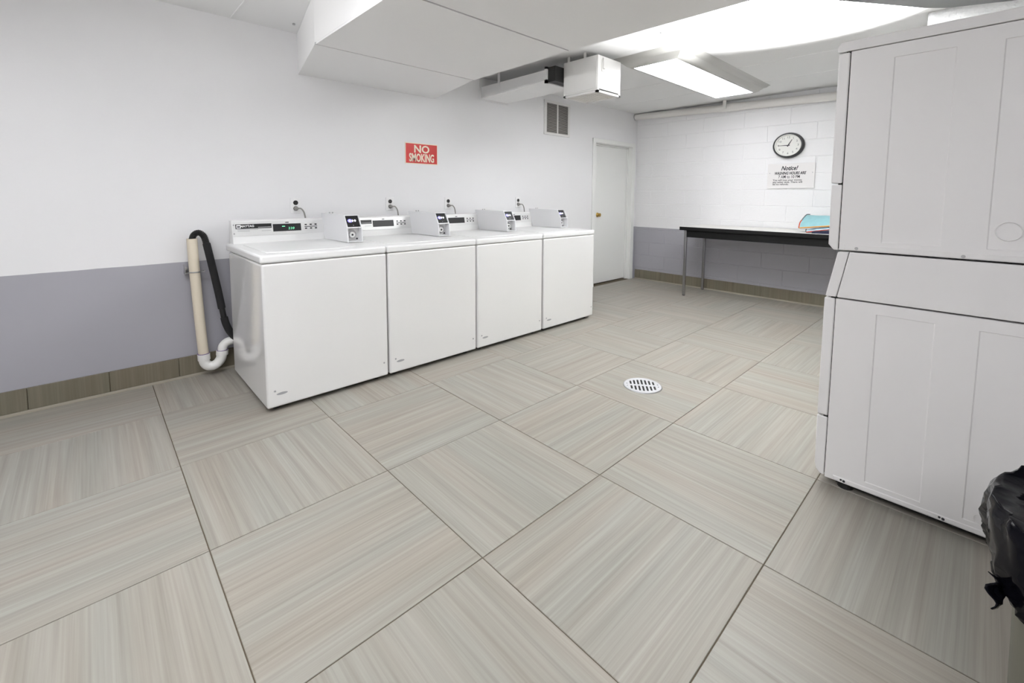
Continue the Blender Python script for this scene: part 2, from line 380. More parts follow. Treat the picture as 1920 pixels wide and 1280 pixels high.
def uplight(label, wx, d, y, uz, target, watts, size):  # unseen uplights added to brighten the ceiling and the bounce
    r = thing('added_uplight', label, 'light', (wx, y, uz))
    c = wx + d*0.12
    bm = bmesh.new(); tube(bm, [(c, y, uz - 0.04), (c, y, uz - 0.02), (c, y, uz + 0.03)], 0.05, 24, cap=False, rs=[0.02, 0.05, 0.075]); bm.faces.new([v for v in bm.verts if v.co.z < uz - 0.035])
    obj('bowl', bm, 'grille', r, smooth=True)
    obj('wall_plate', B(*sorted((wx + d*0.0005, wx + d*0.03)), y - 0.04, y + 0.04, uz - 0.07, uz + 0.03), 'grille', r, bevel=0.004)
    obj('arm', B(*sorted((wx + d*0.028, wx + d*0.09)), y - 0.008, y + 0.008, uz - 0.035, uz - 0.02), 'grille', r)
    ld = bpy.data.lights.new('uplight', 'SPOT'); ld.energy = watts; ld.spot_size = math.radians(size); ld.spot_blend = 1.0; ld.shadow_soft_size = 0.05; ld.color = (0.98, 0.99, 1.0)
    lo = bpy.data.objects.new('added_spot', ld); COL.objects.link(lo); lo.parent = r; lp = Vector((c + d*0.01, y, uz + 0.05)); lo.location = lp - r.location
    lo.rotation_euler = (Vector(target) - lp).to_track_quat('-Z', 'Y').to_euler()
uplight('added white bowl uplight on the alcove wall behind the tall stack, hidden', XP, -1, -3.41, 1.25, (3.05, -2.72, 2.33), ADDED_UP, 62)
uplight('added white bowl uplight on the wall behind the camera, out of view', XB, 1, -1.6, 1.35, (-0.7, -1.6, 2.33), ADDED_UP_BACK, 80)
# ------------------------------------------------------------------ big boxed duct
r = thing('duct_soffit', 'wide white boxed duct hanging under the ceiling above the washers', 'duct', (1.35, -1.5, 2.05))
def slabq(bm, q, z0, z1):
    prism(bm, q, 'z', z0, z1)
zb = 2.05; G = 0.010
bm = bmesh.new(); slabq(bm, [(0.925, -0.001), (2.083, -0.001), (1.926, -0.762), (0.771, -0.762)], zb, zb + 0.012)
obj('wall_board', bm, 'soffit', r)
bm = bmesh.new(); slabq(bm, [(0.773, -0.762 - 0.020), (1.925, -0.762 - 0.020), (1.905, -1.722), (0.771, -1.722)], zb - 0.002, zb + 0.010)
obj('bottom_board', bm, 'soffit', r)
bm = bmesh.new(); slabq(bm, [(0.771, -1.742), (1.905, -1.742), (1.93, -2.55), (1.94, -3.0), (0.771, -3.0)], zb - 0.002, zb + 0.010)
obj('bottom_board', bm, 'soffit', r)
bm = bmesh.new(); slabq(bm, [(0.771, -3.012), (1.94, -3.012), (1.94, YB + 0.01), (0.771, YB + 0.01)], zb - 0.002, zb + 0.010)
obj('bottom_board', bm, 'soffit', r)
for yy in (-0.772, -1.732):
    obj('joint_strip', B(0.775, 1.92, yy - 0.004, yy + 0.004, zb + 0.0015, zb + 0.008), 'soffit', r)
    obj('joint_shadow_gap', B(0.775, 1.92, yy - 0.010, yy + 0.010, zb + 0.008, zb + 0.012), 'gap', r)
bm = bmesh.new(); slabq(bm, [(0.925, -0.001), (0.937, -0.001), (0.785, -0.757), (0.773, -0.760)], zb + 0.012, ZC - 0.001)
obj('side_board', bm, 'soffit', r)
bm = bmesh.new(); slabq(bm, [(0.771, -0.766), (0.783, -0.766), (0.783, YB + 0.01), (0.771, YB + 0.01)], zb + 0.010, ZC - 0.001)
obj('side_board', bm, 'soffit', r)
bm = bmesh.new(); slabq(bm, [(2.071, -0.001), (2.083, -0.001), (1.926, -0.762), (1.914, -0.762)], zb + 0.012, ZC - 0.001)
obj('side_board', bm, 'soffit', r)
bm = bmesh.new(); slabq(bm, [(1.893, -0.766), (1.905, -0.766), (1.905, YB + 0.01), (1.893, YB + 0.01)], zb + 0.010, ZC - 0.001)
obj('side_board', bm, 'soffit', r)
bm = bmesh.new(); slabq(bm, [(1.942, -2.83), (2.163, -2.983), (2.578, -3.269), (2.65, -3.34), (2.753, -3.56), (3.15, YB + 0.01), (1.942, YB + 0.01)], 2.045, ZC - 0.001)
obj('branch_box', bm, 'shadeboard', r, bevel=0.004, label='side branch over the tall stack, coloured dark for shade')
# ------------------------------------------------------------------ small duct from wall to the unit heater
r = thing('small_duct', 'small white sheet metal duct from the wall to the ceiling unit', 'duct', (2.78, -0.25, 2.13))
obj('duct_run', B(2.612, 2.957, -0.53, -0.001, 2.13, 2.238), 'soffit', r, bevel=0.002)
bm = bmesh.new()
a = [(2.612, -0.531, 2.13), (2.957, -0.531, 2.13), (2.957, -0.531, 2.238), (2.612, -0.531, 2.238)]
b = [(2.600, -0.885, 2.149), (2.965, -0.885, 2.149), (2.965, -0.885, 2.236), (2.600, -0.885, 2.232)]
A = [bm.verts.new(p) for p in a]; Bq = [bm.verts.new(p) for p in b]
bm.faces.new(A); bm.faces.new(Bq[::-1])
for i in range(4): bm.faces.new([A[i], Bq[i], Bq[(i+1) % 4], A[(i+1) % 4]])
obj('transition', bm, 'soffit', r)
bm = bmesh.new()
box(bm, 2.585, 2.61, -0.905, -0.885, 2.120, 2.255); box(bm, 2.585, 2.98, -0.905, -0.885, 2.120, 2.149)
box(bm, 2.585, 2.98, -0.905, -0.885, 2.235, 2.255); box(bm, 2.955, 2.98, -0.905, -0.885, 2.120, 2.255)
obj('flange', bm, 'soffit', r)
obj('rubber_collar', B(2.606, 2.97, -0.985, -0.905, 2.128, 2.25), 'rubber', r)
obj('wall_flange', B(2.60, 2.97, -0.012, -0.0005, 2.115, 2.32), 'soffit', r)
obj('hanger_strap', B(2.607, 2.611, -0.29, -0.262, 2.135, ZC - 0.001), 'soffit', r)
# ------------------------------------------------------------------ ceiling unit (heater box)
r = thing('unit_heater', 'square white metal fan unit hanging beside the ceiling light', 'heater', (2.86, -1.17, 2.0))
ux0, ux1, uy0, uy1, uz0, uz1 = 2.707, 3.02, -1.342, -0.99, 2.0, 2.285
obj('casing', B(ux0, ux1, uy0, uy1, uz0 + 0.016, uz1), 'grille', r, bevel=0.003)
bm = bmesh.new()
box(bm, ux0, ux1, uy0, uy0 + 0.022, uz0, uz0 + 0.014); box(bm, ux0, ux1, uy1 - 0.022, uy1, uz0, uz0 + 0.014)
box(bm, ux0, ux0 + 0.022, uy0, uy1, uz0, uz0 + 0.014); box(bm, ux1 - 0.022, ux1, uy0, uy1, uz0, uz0 + 0.014)
obj('bottom_frame', bm, 'grille', r)
for k in range(13):
    y = uy0 + 0.034 + k * 0.0237
    obj('slat', B(ux0 + 0.022, ux1 - 0.022, y, y + 0.012, uz0 + 0.003, uz0 + 0.009), 'laminate', r)
obj('front_slot', B(ux0 + 0.02, ux1 - 0.03, uy0 - 0.0006, uy0 + 0.002, uz0 + 0.019, uz0 + 0.027), 'gap', r)
obj('left_panel', B(ux0 - 0.004, ux0, uy0 + 0.01, uy1 - 0.025, uz0 + 0.03, uz1 - 0.012), 'grille', r, bevel=0.0015)
for (x, y) in ((2.74, -1.03), (2.74, -1.20), (2.98, -1.03), (2.98, -1.20)):
    bm = bmesh.new(); prism(bm, [(x - 0.018, uz1), (x + 0.018, uz1), (x + 0.018, uz1 + 0.004), (x - 0.014, uz1 + 0.004), (x - 0.014, ZC - 0.005), (x + 0.018, ZC - 0.005), (x + 0.018, ZC - 0.001), (x - 0.018, ZC - 0.001)], 'y', y - 0.012, y + 0.012)
    obj('hanger_bracket', bm, 'grille', r)
bm = bmesh.new(); cx = 2.77
tube(bm, [(cx, uy0 - 0.008, uz1 - 0.10), (cx, uy0 - 0.008, uz1 - 0.04)], 0.012, 12); box(bm, cx - 0.016, cx + 0.016, uy0 - 0.006, uy0, uz1 - 0.12, uz1 - 0.03)
tube(bm, [(cx, uy0 - 0.008, uz1 - 0.04), (cx, uy0 - 0.008, uz1 - 0.015)], 0.006, 8)
obj('cable_gland', bm, 'grille', r)
# ------------------------------------------------------------------ wall vent
r = thing('wall_vent', 'white louvred air vent high on the left wall near the door', 'vent', (3.74, 0, 1.87))
vx0, vx1, vz0, vz1 = 3.516, 3.962, 1.876, 2.258
bm = bmesh.new(); ix0, ix1, iz0, iz1 = 3.556, 3.925, 1.902, 2.229
for q in ((vx0, vx1, vz0, iz0), (vx0, vx1, iz1, vz1), (vx0, ix0, iz0, iz1), (ix1, vx1, iz0, iz1)): box(bm, q[0], q[1], -0.014, -0.0005, q[2], q[3])
obj('frame', bm, 'grille', r, bevel=0.002)
obj('backing', B(ix0, ix1, -0.004, -0.0005, iz0, iz1), 'hole', r)
obj('mullion', B(3.732, 3.748, -0.015, -0.004, iz0, iz1), 'grille', r)
nsl = 20; st = (iz1 - iz0) / nsl
for c0, c1 in ((ix0, 3.732), (3.748, ix1)):
    for k in range(nsl):
        zz = iz0 + st * (k + 0.5)
        bm = bmesh.new(); prism(bm, [(-0.013, zz - 0.0055), (-0.0115, zz - 0.0065), (-0.005, zz + 0.0035), (-0.0065, zz + 0.0045)], 'x', c0, c1)
        obj('slat', bm, 'slat', r)
# ------------------------------------------------------------------ NO SMOKING sign
r = thing('no_smoking_sign', 'red sign reading NO SMOKING on the left wall above the washers', 'sign', (1.94, 0, 1.455))
obj('plate', B(1.774, 2.105, -0.004, -0.0008, 1.456, 1.639), 'cream', r, bevel=0.001)
obj('red_field', B(1.781, 2.098, -0.0046, -0.003, 1.463, 1.632), 'red', r)
text('lettering', 'NO', (1.9385, -0.0052, 1.584), 0.090, LW, 'cream', r, sx=1.12, bold=0.0022)
text('lettering', 'SMOKING', (1.9395, -0.0052, 1.508), 0.092, LW, 'cream', r, sx=0.62, sy=1.06, bold=0.0026)
# ------------------------------------------------------------------ clock
CY, CZ, CRY, CRZ = -1.940, 1.755, 0.158, 0.141
r = thing('wall_clock', 'round black rimmed wall clock on the far block wall', 'clock', (XF, CY, CZ))
def disc_prof(bm, prof, n=56, sy=1.0, sz=1.0):
    rings = []
    for x, rad in prof:
        rings.append([bm.verts.new((XF - x, CY + CRY*rad*sy*math.cos(t), CZ + CRZ*rad*sz*math.sin(t))) for t in [2*math.pi*k/n for k in range(n)]])
    for A, Bq in zip(rings, rings[1:]):
        for k in range(n): bm.faces.new([A[k], A[(k+1) % n], Bq[(k+1) % n], Bq[k]])
    return rings
bm = bmesh.new(); disc_prof(bm, [(0.001, 0.98), (0.012, 1.0), (0.034, 0.985), (0.052, 0.92), (0.054, 0.84), (0.044, 0.79), (0.030, 0.79)])
obj('rim', bm, 'black', r, smooth=True)
bm = bmesh.new(); disc_prof(bm, [(0.030, 0.83), (0.0545, 0.845), (0.056, 0.835), (0.048, 0.775), (0.030, 0.765)])
obj('bezel', bm, 'clockface', r, smooth=True)
bm = bmesh.new(); rg = disc_prof(bm, [(0.026, 0.84), (0.034, 0.84)]); bm.faces.new(rg[1]); bm.faces.new(rg[0][::-1])
obj('dial', bm, 'clockface', r)
for k in range(1, 13):
    a = math.radians(90 - 30*k)
    text('numeral', str(k), (XF - 0.0350, CY - CRY*0.62*math.cos(a), CZ + CRZ*0.62*math.sin(a)), 0.034, FWL, 'numeral', r, sy=0.9)
def hand(nm, angdeg, ln, wd, x):
    a = math.radians(90 - angdeg); d = Vector((0, -math.cos(a)*CRY, math.sin(a)*CRZ)); n = Vector((0, -math.sin(a)*CRY, -math.cos(a)*CRZ))
    c = Vector((XF - x, CY, CZ)); pts = [c - d*0.10 + n*wd, c + d*ln + n*wd*0.4, c + d*ln - n*wd*0.4, c - d*0.10 - n*wd]
    bm = bmesh.new(); prism(bm, [(p.y, p.z) for p in pts], 'x', XF - x, XF - x - 0.001); obj(nm, bm, 'darkprint', r)
hand('hour_hand', 28, 0.50, 0.042, 0.0365); hand('minute_hand', 271, 0.66, 0.034, 0.038)
# ------------------------------------------------------------------ notice
r = thing('notice_board', 'white notice with washing hours on the far wall under the clock', 'sign', (XF, -1.97, 1.28))
obj('board', B(XF - 0.014, XF - 0.003, -2.207, -1.739, 1.281, 1.558), 'paper', r, bevel=0.001)
nx = XF - 0.0146
text('lettering', 'Notice!', (nx, -1.957, 1.503), 0.066, FWL, 'darkprint', r, shear=0.35, bold=0.0018, sx=0.80)
text('lettering', 'WASHING HOURS ARE', (nx, -1.965, 1.448), 0.043, FWL, 'darkprint', r, shear=0.3, bold=0.0013, sx=0.70)
text('lettering', '7 AM to 10 PM', (nx, -1.960, 1.408), 0.046, FWL, 'darkprint', r, bold=0.0004, sx=0.76)
for k, s in enumerate(('You will lose your money', 'any other time. There will', 'be no refunds.')):
    text('lettering', s, (nx, -1.797, 1.373 - k*0.0235), 0.028, FWL, 'darkprint', r, align='LEFT', sx=1.0, bold=0.0003)
for (y, zz) in ((-1.762, 1.452), (-2.186, 1.452)):
    bm = bmesh.new(); tube(bm, [(nx + 0.002, y, zz), (nx - 0.002, y, zz)], 0.005, 10); obj('screw', bm, 'zinc', r)
# ------------------------------------------------------------------ drain pipe along the far wall
r = thing('overhead_pipe', 'long cream painted pipe under the ceiling along the far wall', 'pipe', (5.385, 0, 2.285))
pz = lambda y: 2.288 + 0.028*y
bm = bmesh.new(); tube(bm, [(5.388, -0.012, pz(0)), (5.388, -1.25, pz(-1.25))], 0.042, 24); obj('pipe_length', bm, 'pipe', r, smooth=True)
bm = bmesh.new(); tube(bm, [(5.388, -1.252, pz(-1.25)), (5.388, YP + 0.004, pz(YP))], 0.045, 24); obj('pipe_length', bm, 'pipe', r, smooth=True)
bm = bmesh.new(); tube(bm, [(5.388, -1.20, pz(-1.2)), (5.388, -1.28, pz(-1.28)), (5.388, -1.40, pz(-1.4)), (5.388, -1.42, pz(-1.42))], 0.05, 24, rs=[0.047, 0.050, 0.050, 0.046]); obj('coupling', bm, 'pipe', r, smooth=True)
bm = bmesh.new(); tube(bm, [(5.388, -0.001, pz(0)), (5.388, -0.014, pz(0))], 0.043, 24); obj('wall_collar', bm, 'zinc', r, smooth=True)
obj('hanger_strap', B(5.325, 5.34, -1.275, -1.235, 2.235, ZC - 0.001), 'pipe', r)
# ------------------------------------------------------------------ folding table
r = thing('work_table', 'long table with white top, black edge and chrome legs by far wall', 'table', (5.14, -1.95, 0))
ty0, ty1, tx0, tx1 = -2.98, -0.990, 4.850, 5.425
obj('tabletop', B(tx0 + 0.001, tx1, ty0, ty1, 0.806, 0.829), 'laminate', r)
bm = bmesh.new()
box(bm, tx0 - 0.005, tx0 + 0.001, ty0 - 0.004, ty1 + 0.004, 0.786, 0.8265); box(bm, tx0, tx1, ty1, ty1 + 0.005, 0.786, 0.8265); box(bm, tx0, tx1, ty0 - 0.005, ty0, 0.786, 0.8265)
obj('edge_band', bm, 'edge', r, bevel=0.002)
bm = bmesh.new()
box(bm, tx0 + 0.018, tx0 + 0.036, ty0 + 0.06, ty1 - 0.077, 0.705, 0.806)
obj('apron', bm, 'edge', r, bevel=0.002)
bm = bmesh.new(); box(bm, tx1 - 0.036, tx1 - 0.018, ty0 + 0.06, ty1 - 0.077, 0.705, 0.806)
obj('apron', bm, 'edge', r, bevel=0.002)
obj('apron', B(tx0 + 0.05, tx1 - 0.04, ty1 - 0.068, ty1 - 0.055, 0.705, 0.806), 'edge', r)
obj('apron', B(tx0 + 0.05, tx1 - 0.04, ty0 + 0.035, ty0 + 0.048, 0.705, 0.806), 'edge', r)
for lx in (tx0 + 0.018, tx1 - 0.048):
    for ly in (ty1 - 0.075, ty0 + 0.045):
        obj('leg', B(lx, lx + 0.030, ly, ly + 0.030, 0.006, 0.806), 'chrome', r, bevel=0.004)
        obj('foot', B(lx + 0.002, lx + 0.028, ly + 0.002, ly + 0.028, 0.0003, 0.006), 'black', r)
# ------------------------------------------------------------------ cloth things on the table
def cloth_slab(bm, ys, prof, wob=0.006, seed=0):
    """prof(t) -> list of (x,z) points for y station t"""
    rnd = random.Random(seed); rings = []
    for i, y in enumerate(ys):
        rings.append([bm.verts.new((px + rnd.uniform(-wob, wob), y, pz_ + rnd.uniform(-wob, wob)*0.6)) for px, pz_ in prof(i/(len(ys)-1))])
    for A, Bq in zip(rings, rings[1:]):
        n = len(A)
        for k in range(n): bm.faces.new([A[k], A[(k+1) % n], Bq[(k+1) % n], Bq[k]])
    bm.faces.new(rings[0]); bm.faces.new(rings[-1][::-1])
ys = [-2.205 - 0.05*k for k in range(9)]
r = thing('folded_bag', 'pale blue folded bag with orange piping, topmost on the table', 'bag', (5.1, -2.4, 0.86))
def p1(t):
    f = 0.872 + 0.050*t
    return [(4.985, f), (5.03, f + 0.05), (5.13, f + 0.10 - 0.03*t), (5.24, 0.995), (5.27, 0.992), (5.25, f + 0.045), (5.10, f + 0.004), (5.02, f - 0.006)]
bm = bmesh.new(); cloth_slab(bm, ys, p1, 0.005, 3); obj('cloth', bm, 'blue', r, smooth=True)
bm = bmesh.new(); tube(bm, spl([(4.980, y, p1(i/8)[0][1]) for i, y in enumerate(ys)], 2), 0.006, 8); obj('piping', bm, 'orange', r, smooth=True)
bm = bmesh.new(); tube(bm, spl([(4.98, -2.200, 0.872), (5.03, -2.196, 0.922), (5.08, -2.197, 0.945)], 4), 0.0055, 8); obj('piping', bm, 'redp', r, smooth=True)
bm = bmesh.new(); tube(bm, spl([(5.08, -2.197, 0.945), (5.16, -2.198, 0.975), (5.24, -2.202, 1.000), (5.25, -2.23, 1.003)], 4), 0.0055, 8); obj('piping', bm, 'greyp', r, smooth=True)
ys2 = [-2.275 - 0.045*k for k in range(8)]
r = thing('folded_bag', 'light blue folded bag with red piping, under the orange piped bag', 'bag', (5.1, -2.45, 0.83))
def p2(t):
    f = 0.834 + 0.058*t
    return [(4.955, f), (4.965, f + 0.016), (5.0, f + 0.022), (5.20, f + 0.024), (5.24, f + 0.010), (5.22, f), (5.05, f - 0.001)]
bm = bmesh.new(); cloth_slab(bm, ys2, p2, 0.0015, 5); obj('cloth', bm, 'blue2', r, smooth=True)
bm = bmesh.new(); tube(bm, spl([(4.952, y, p2(i/7)[0][1] + 0.001) for i, y in enumerate(ys2)], 2), 0.0045, 8); obj('piping', bm, 'redp', r, smooth=True)
bm = bmesh.new(); tube(bm, spl([(4.955, -2.272, 0.836), (4.96, -2.268, 0.850), (4.985, -2.266, 0.862)], 4), 0.005, 8); obj('piping', bm, 'greyp', r, smooth=True)
bm = bmesh.new()
ys3 = [-2.335 - 0.04*k for k in range(9)]
cloth_slab(bm, ys3, lambda t: [(4.90, 0.8305), (4.905, 0.842 + 0.022*t), (4.945, 0.848 + 0.030*t), (4.950, 0.8305)], 0.0, 8)
tag(obj('cloth', bm, 'navy', origin=(4.92, -2.5, 0.83), smooth=True), 'crumpled navy cloth lying under the blue bags on the table', 'cloth')
# ------------------------------------------------------------------ floor drain
ang = None
P0 = Vector((2.215, -2.101)); 
r = thing('floor_drain', 'round white metal floor drain cover with slots in tile floor', 'drain', (P0.x, P0.y, 0))
cu = bpy.data.curves.new('grate', 'CURVE'); cu.dimensions = '2D'; cu.fill_mode = 'BOTH'; cu.extrude = 0.0012
def add_spline(pts):
    s = cu.splines.new('POLY'); s.points.add(len(pts) - 1); s.use_cyclic_u = True
    for p, q in zip(s.points, pts): p.co = (q[0], q[1], 0, 1)
RD = 0.113
add_spline([(RD*math.cos(t), RD*math.sin(t)) for t in [2*math.pi*k/56 for k in range(56)]])
def slot(cx, cy, hw, hl):
    pts = [(cx + hw*math.cos(t), cy + hl - hw + hw*math.sin(t)) for t in [math.pi*k/6 for k in range(7)]]
    pts += [(cx + hw*math.cos(t), cy - hl + hw + hw*math.sin(t)) for t in [math.pi + math.pi*k/6 for k in range(7)]]
    add_spline(pts)
for k in range(-3, 4):
    hl = [0.038, 0.0365, 0.033, 0.026][abs(k)]
    slot(k*0.0232, 0.009 + hl, 0.0060, hl); slot(k*0.0232, -0.009 - hl, 0.0060, hl)
for sx in (-1, 1):
    for sy in (-1, 1): slot(sx*0.094, sy*0.016, 0.0045, 0.0048)
t = bpy.data.objects.new('g', cu); COL.objects.link(t); bpy.context.view_layer.update()
me = bpy.data.meshes.new_from_object(t.evaluated_get(bpy.context.evaluated_depsgraph_get())); bpy.data.objects.remove(t)
DRA = math.radians(-52)
me.transform(Matrix.Translation((0, 0, 0.0032)) @ Matrix.Rotation(DRA, 4, 'Z')); me.materials.clear(); me.materials.append(M['steel'])
g = bpy.data.objects.new('grate', me); COL.objects.link(g); g.parent = r
def cyl(bm, c, rad, z0, z1, n=48):
    tube(bm, [(c[0], c[1], z0), (c[0], c[1], z1)], rad, n)
bm = bmesh.new(); cyl(bm, P0, RD - 0.003, 0.0003, 0.0018); obj('dark_disc', bm, 'gap', r, label='black disc for the dark below the slots')  # flat black disc stands for the dark under the slots
bm = bmesh.new()
n = 56; rr = []
for rad, z in ((RD + 0.001, 0.0003), (RD + 0.001, 0.0038), (RD + 0.004, 0.0040), (RD + 0.006, 0.0003)):
    rr.append([bm.verts.new((P0.x + rad*math.cos(2*math.pi*k/n), P0.y + rad*math.sin(2*math.pi*k/n), z)) for k in range(n)])
for A, Bq in zip(rr, rr[1:]):
    for k in range(n): bm.faces.new([A[k], A[(k+1) % n], Bq[(k+1) % n], Bq[k]])
obj('rim', bm, 'zinc', r, smooth=True)
# ------------------------------------------------------------------ outlets and cords
OUT = [(0.872, 1.101, 0.975), (1.624, 1.107, 0.985), (2.216, 1.108, 0.988), (3.122, 1.112, 0.990)]
names = ['wall outlet with grey plug above the nearest washer', 'wall outlet with grey plug above the second washer from the trap pipe',
         'wall outlet with grey plug above the third washer from the trap pipe', 'wall outlet with grey plug above the far end washer']
cnames = ['grey power cord hanging from the outlet above the nearest washer', 'grey power cord hanging from the outlet above the second washer',
          'grey power cord hanging from the outlet above the third washer', 'grey power cord hanging from the outlet above the far end washer']
o0 = thing('wall_outlet', names[0], 'outlet', (OUT[0][0], 0, OUT[0][1]), 'outlets behind the washers')
X, Z = OUT[0][0], OUT[0][1]
obj('cover_plate', B(X - 0.036, X + 0.036, -0.006, -0.0006, Z - 0.056, Z + 0.056), 'plate', o0, bevel=0.002)
for dz in (0.021, -0.021):
    bm = bmesh.new(); tube(bm, [(X, -0.005, Z + dz), (X, -0.0085, Z + dz)], 0.017, 20); obj('receptacle', bm, 'outlet', o0)
c0 = thing('power_cord', cnames[0], 'cord', (X, -0.01, Z), 'washer power cords')
bm = bmesh.new(); tube(bm, [(X, -0.009, Z - 0.021), (X, -0.022, Z - 0.021), (X + 0.008, -0.036, Z - 0.020)], 0.012, 12, rs=[0.015, 0.013, 0.007]); obj('plug', bm, 'cord', c0, smooth=True)
bm = bmesh.new(); tube(bm, spl([(X + 0.006, -0.034, Z - 0.020), (X + 0.024, -0.045, Z - 0.022), (X + 0.042, -0.050, Z - 0.05), (X + 0.052, -0.050, Z - 0.11), (X + 0.055, -0.048, Z - 0.17), (X + 0.06, -0.045, Z - 0.30)], 6), 0.0052, 10); obj('cable', bm, 'cord', c0, smooth=True)
for (x, z, _), nm, cn in list(zip(OUT, names, cnames))[1:]:
    o = copy_tree(o0, (x, 0, z)); o['label'] = nm
    c = copy_tree(c0, (x, -0.01, z)); c['label'] = cn
# ------------------------------------------------------------------ stand pipe, trap and hose
r = thing('stand_pipe', 'cream upright drain pipe with white U bend at the left wall', 'pipe', (0.245, -0.07, 0))
bm = bmesh.new()
pth = [(0.232, -0.070, 0.902), (0.236, -0.070, 0.72), (0.248, -0.070, 0.40), (0.260, -0.070, 0.145)]
tube(bm, pth, 0.0285, 28, cap=False); tube(bm, [Vector(p) for p in reversed(pth)], 0.0245, 28, cap=False)
n = 28
obj('upright', bm, 'pvc', r, smooth=True)
bm = bmesh.new(); tube(bm, [(0.260, -0.070, 0.152), (0.261, -0.070, 0.112)], 0.0345, 28); obj('hub', bm, 'pvcw', r, smooth=True)
bm = bmesh.new(); tube(bm, [(0.260, -0.070, 0.1525), (0.260, -0.070, 0.1555)], 0.0335, 28); obj('primer_ring', bm, 'purple', r, smooth=True)
bm = bmesh.new(); tube(bm, spl([(0.261, -0.070, 0.13), (0.262, -0.071, 0.10), (0.275, -0.074, 0.074), (0.303, -0.079, 0.064), (0.332, -0.084, 0.078), (0.352, -0.088, 0.110), (0.358, -0.090, 0.15)], 6), 0.0295, 28); obj('u_bend', bm, 'pvcw', r, smooth=True)
bm = bmesh.new(); tube(bm, [(0.357, -0.090, 0.128), (0.359, -0.090, 0.158)], 0.0345, 28); obj('hub', bm, 'pvcw', r, smooth=True)
bm = bmesh.new(); tube(bm, [(0.359, -0.090, 0.1585), (0.359, -0.090, 0.161)], 0.0315, 28); obj('primer_ring', bm, 'purple', r, smooth=True)
bm = bmesh.new(); tube(bm, spl([(0.359, -0.090, 0.15), (0.362, -0.091, 0.18), (0.380, -0.093, 0.203), (0.41, -0.095, 0.212), (0.50, -0.095, 0.214), (0.62, -0.095, 0.214)], 6), 0.0265, 24); obj('outlet_elbow', bm, 'pvcw', r, smooth=True)
bm = bmesh.new()
tube(bm, [(0.2385 + 0.0305*math.cos(t), -0.070 + 0.0305*math.sin(t), 0.690) for t in [2*math.pi*k/28 for k in range(29)]], 0.004, 8, cap=False)
box(bm, 0.270, 0.292, -0.078, -0.066, 0.686, 0.694)
tube(bm, [(0.284, -0.088, 0.690), (0.284, -0.052, 0.690)], 0.005, 8)
box(bm, 0.190, 0.204, -0.052, -0.0008, 0.706, 0.724); box(bm, 0.189, 0.192, -0.060, -0.0008, 0.676, 0.732); box(bm, 0.190, 0.212, -0.058, -0.0008, 0.680, 0.686)
obj('clamp', bm, 'zinc', r, label='zinc pipe clamp screwed to the wall')
r = thing('drain_hose', 'black ribbed washer hose hooked into the cream stand pipe', 'hose', (0.3, -0.09, 0.5))
hp = spl([(0.232, -0.070, 0.82), (0.232, -0.070, 0.885), (0.243, -0.074, 0.925), (0.268, -0.080, 0.938), (0.292, -0.086, 0.915), (0.304, -0.090, 0.865), (0.312, -0.092, 0.81)], 10)
bm = bmesh.new(); rs = [0.0195 if (i % 2) else 0.0165 for i in range(len(hp)*1)]
tube(bm, hp, 0.02, 16, rs=rs); obj('ribbed_hose', bm, 'rubber', r)
hp = spl([(0.304, -0.090, 0.868), (0.313, -0.092, 0.81), (0.330, -0.095, 0.70), (0.352, -0.100, 0.55), (0.366, -0.104, 0.44)], 6)
bm = bmesh.new(); tube(bm, hp, 0.0215, 18); obj('sleeve', bm, 'sleeve', r, smooth=True)
bm = bmesh.new(); tube(bm, spl([(0.365, -0.104, 0.45), (0.372, -0.106, 0.395), (0.376, -0.107, 0.37)], 5), 0.0165, 16); obj('neck', bm, 'rubber', r, smooth=True)
bm = bmesh.new(); tube(bm, spl([(0.3755, -0.107, 0.378), (0.385, -0.108, 0.33), (0.408, -0.110, 0.27), (0.45, -0.112, 0.215), (0.50, -0.112, 0.20)], 6), 0.0215, 18, rs=None); obj('sleeve', bm, 'sleeve', r, smooth=True)
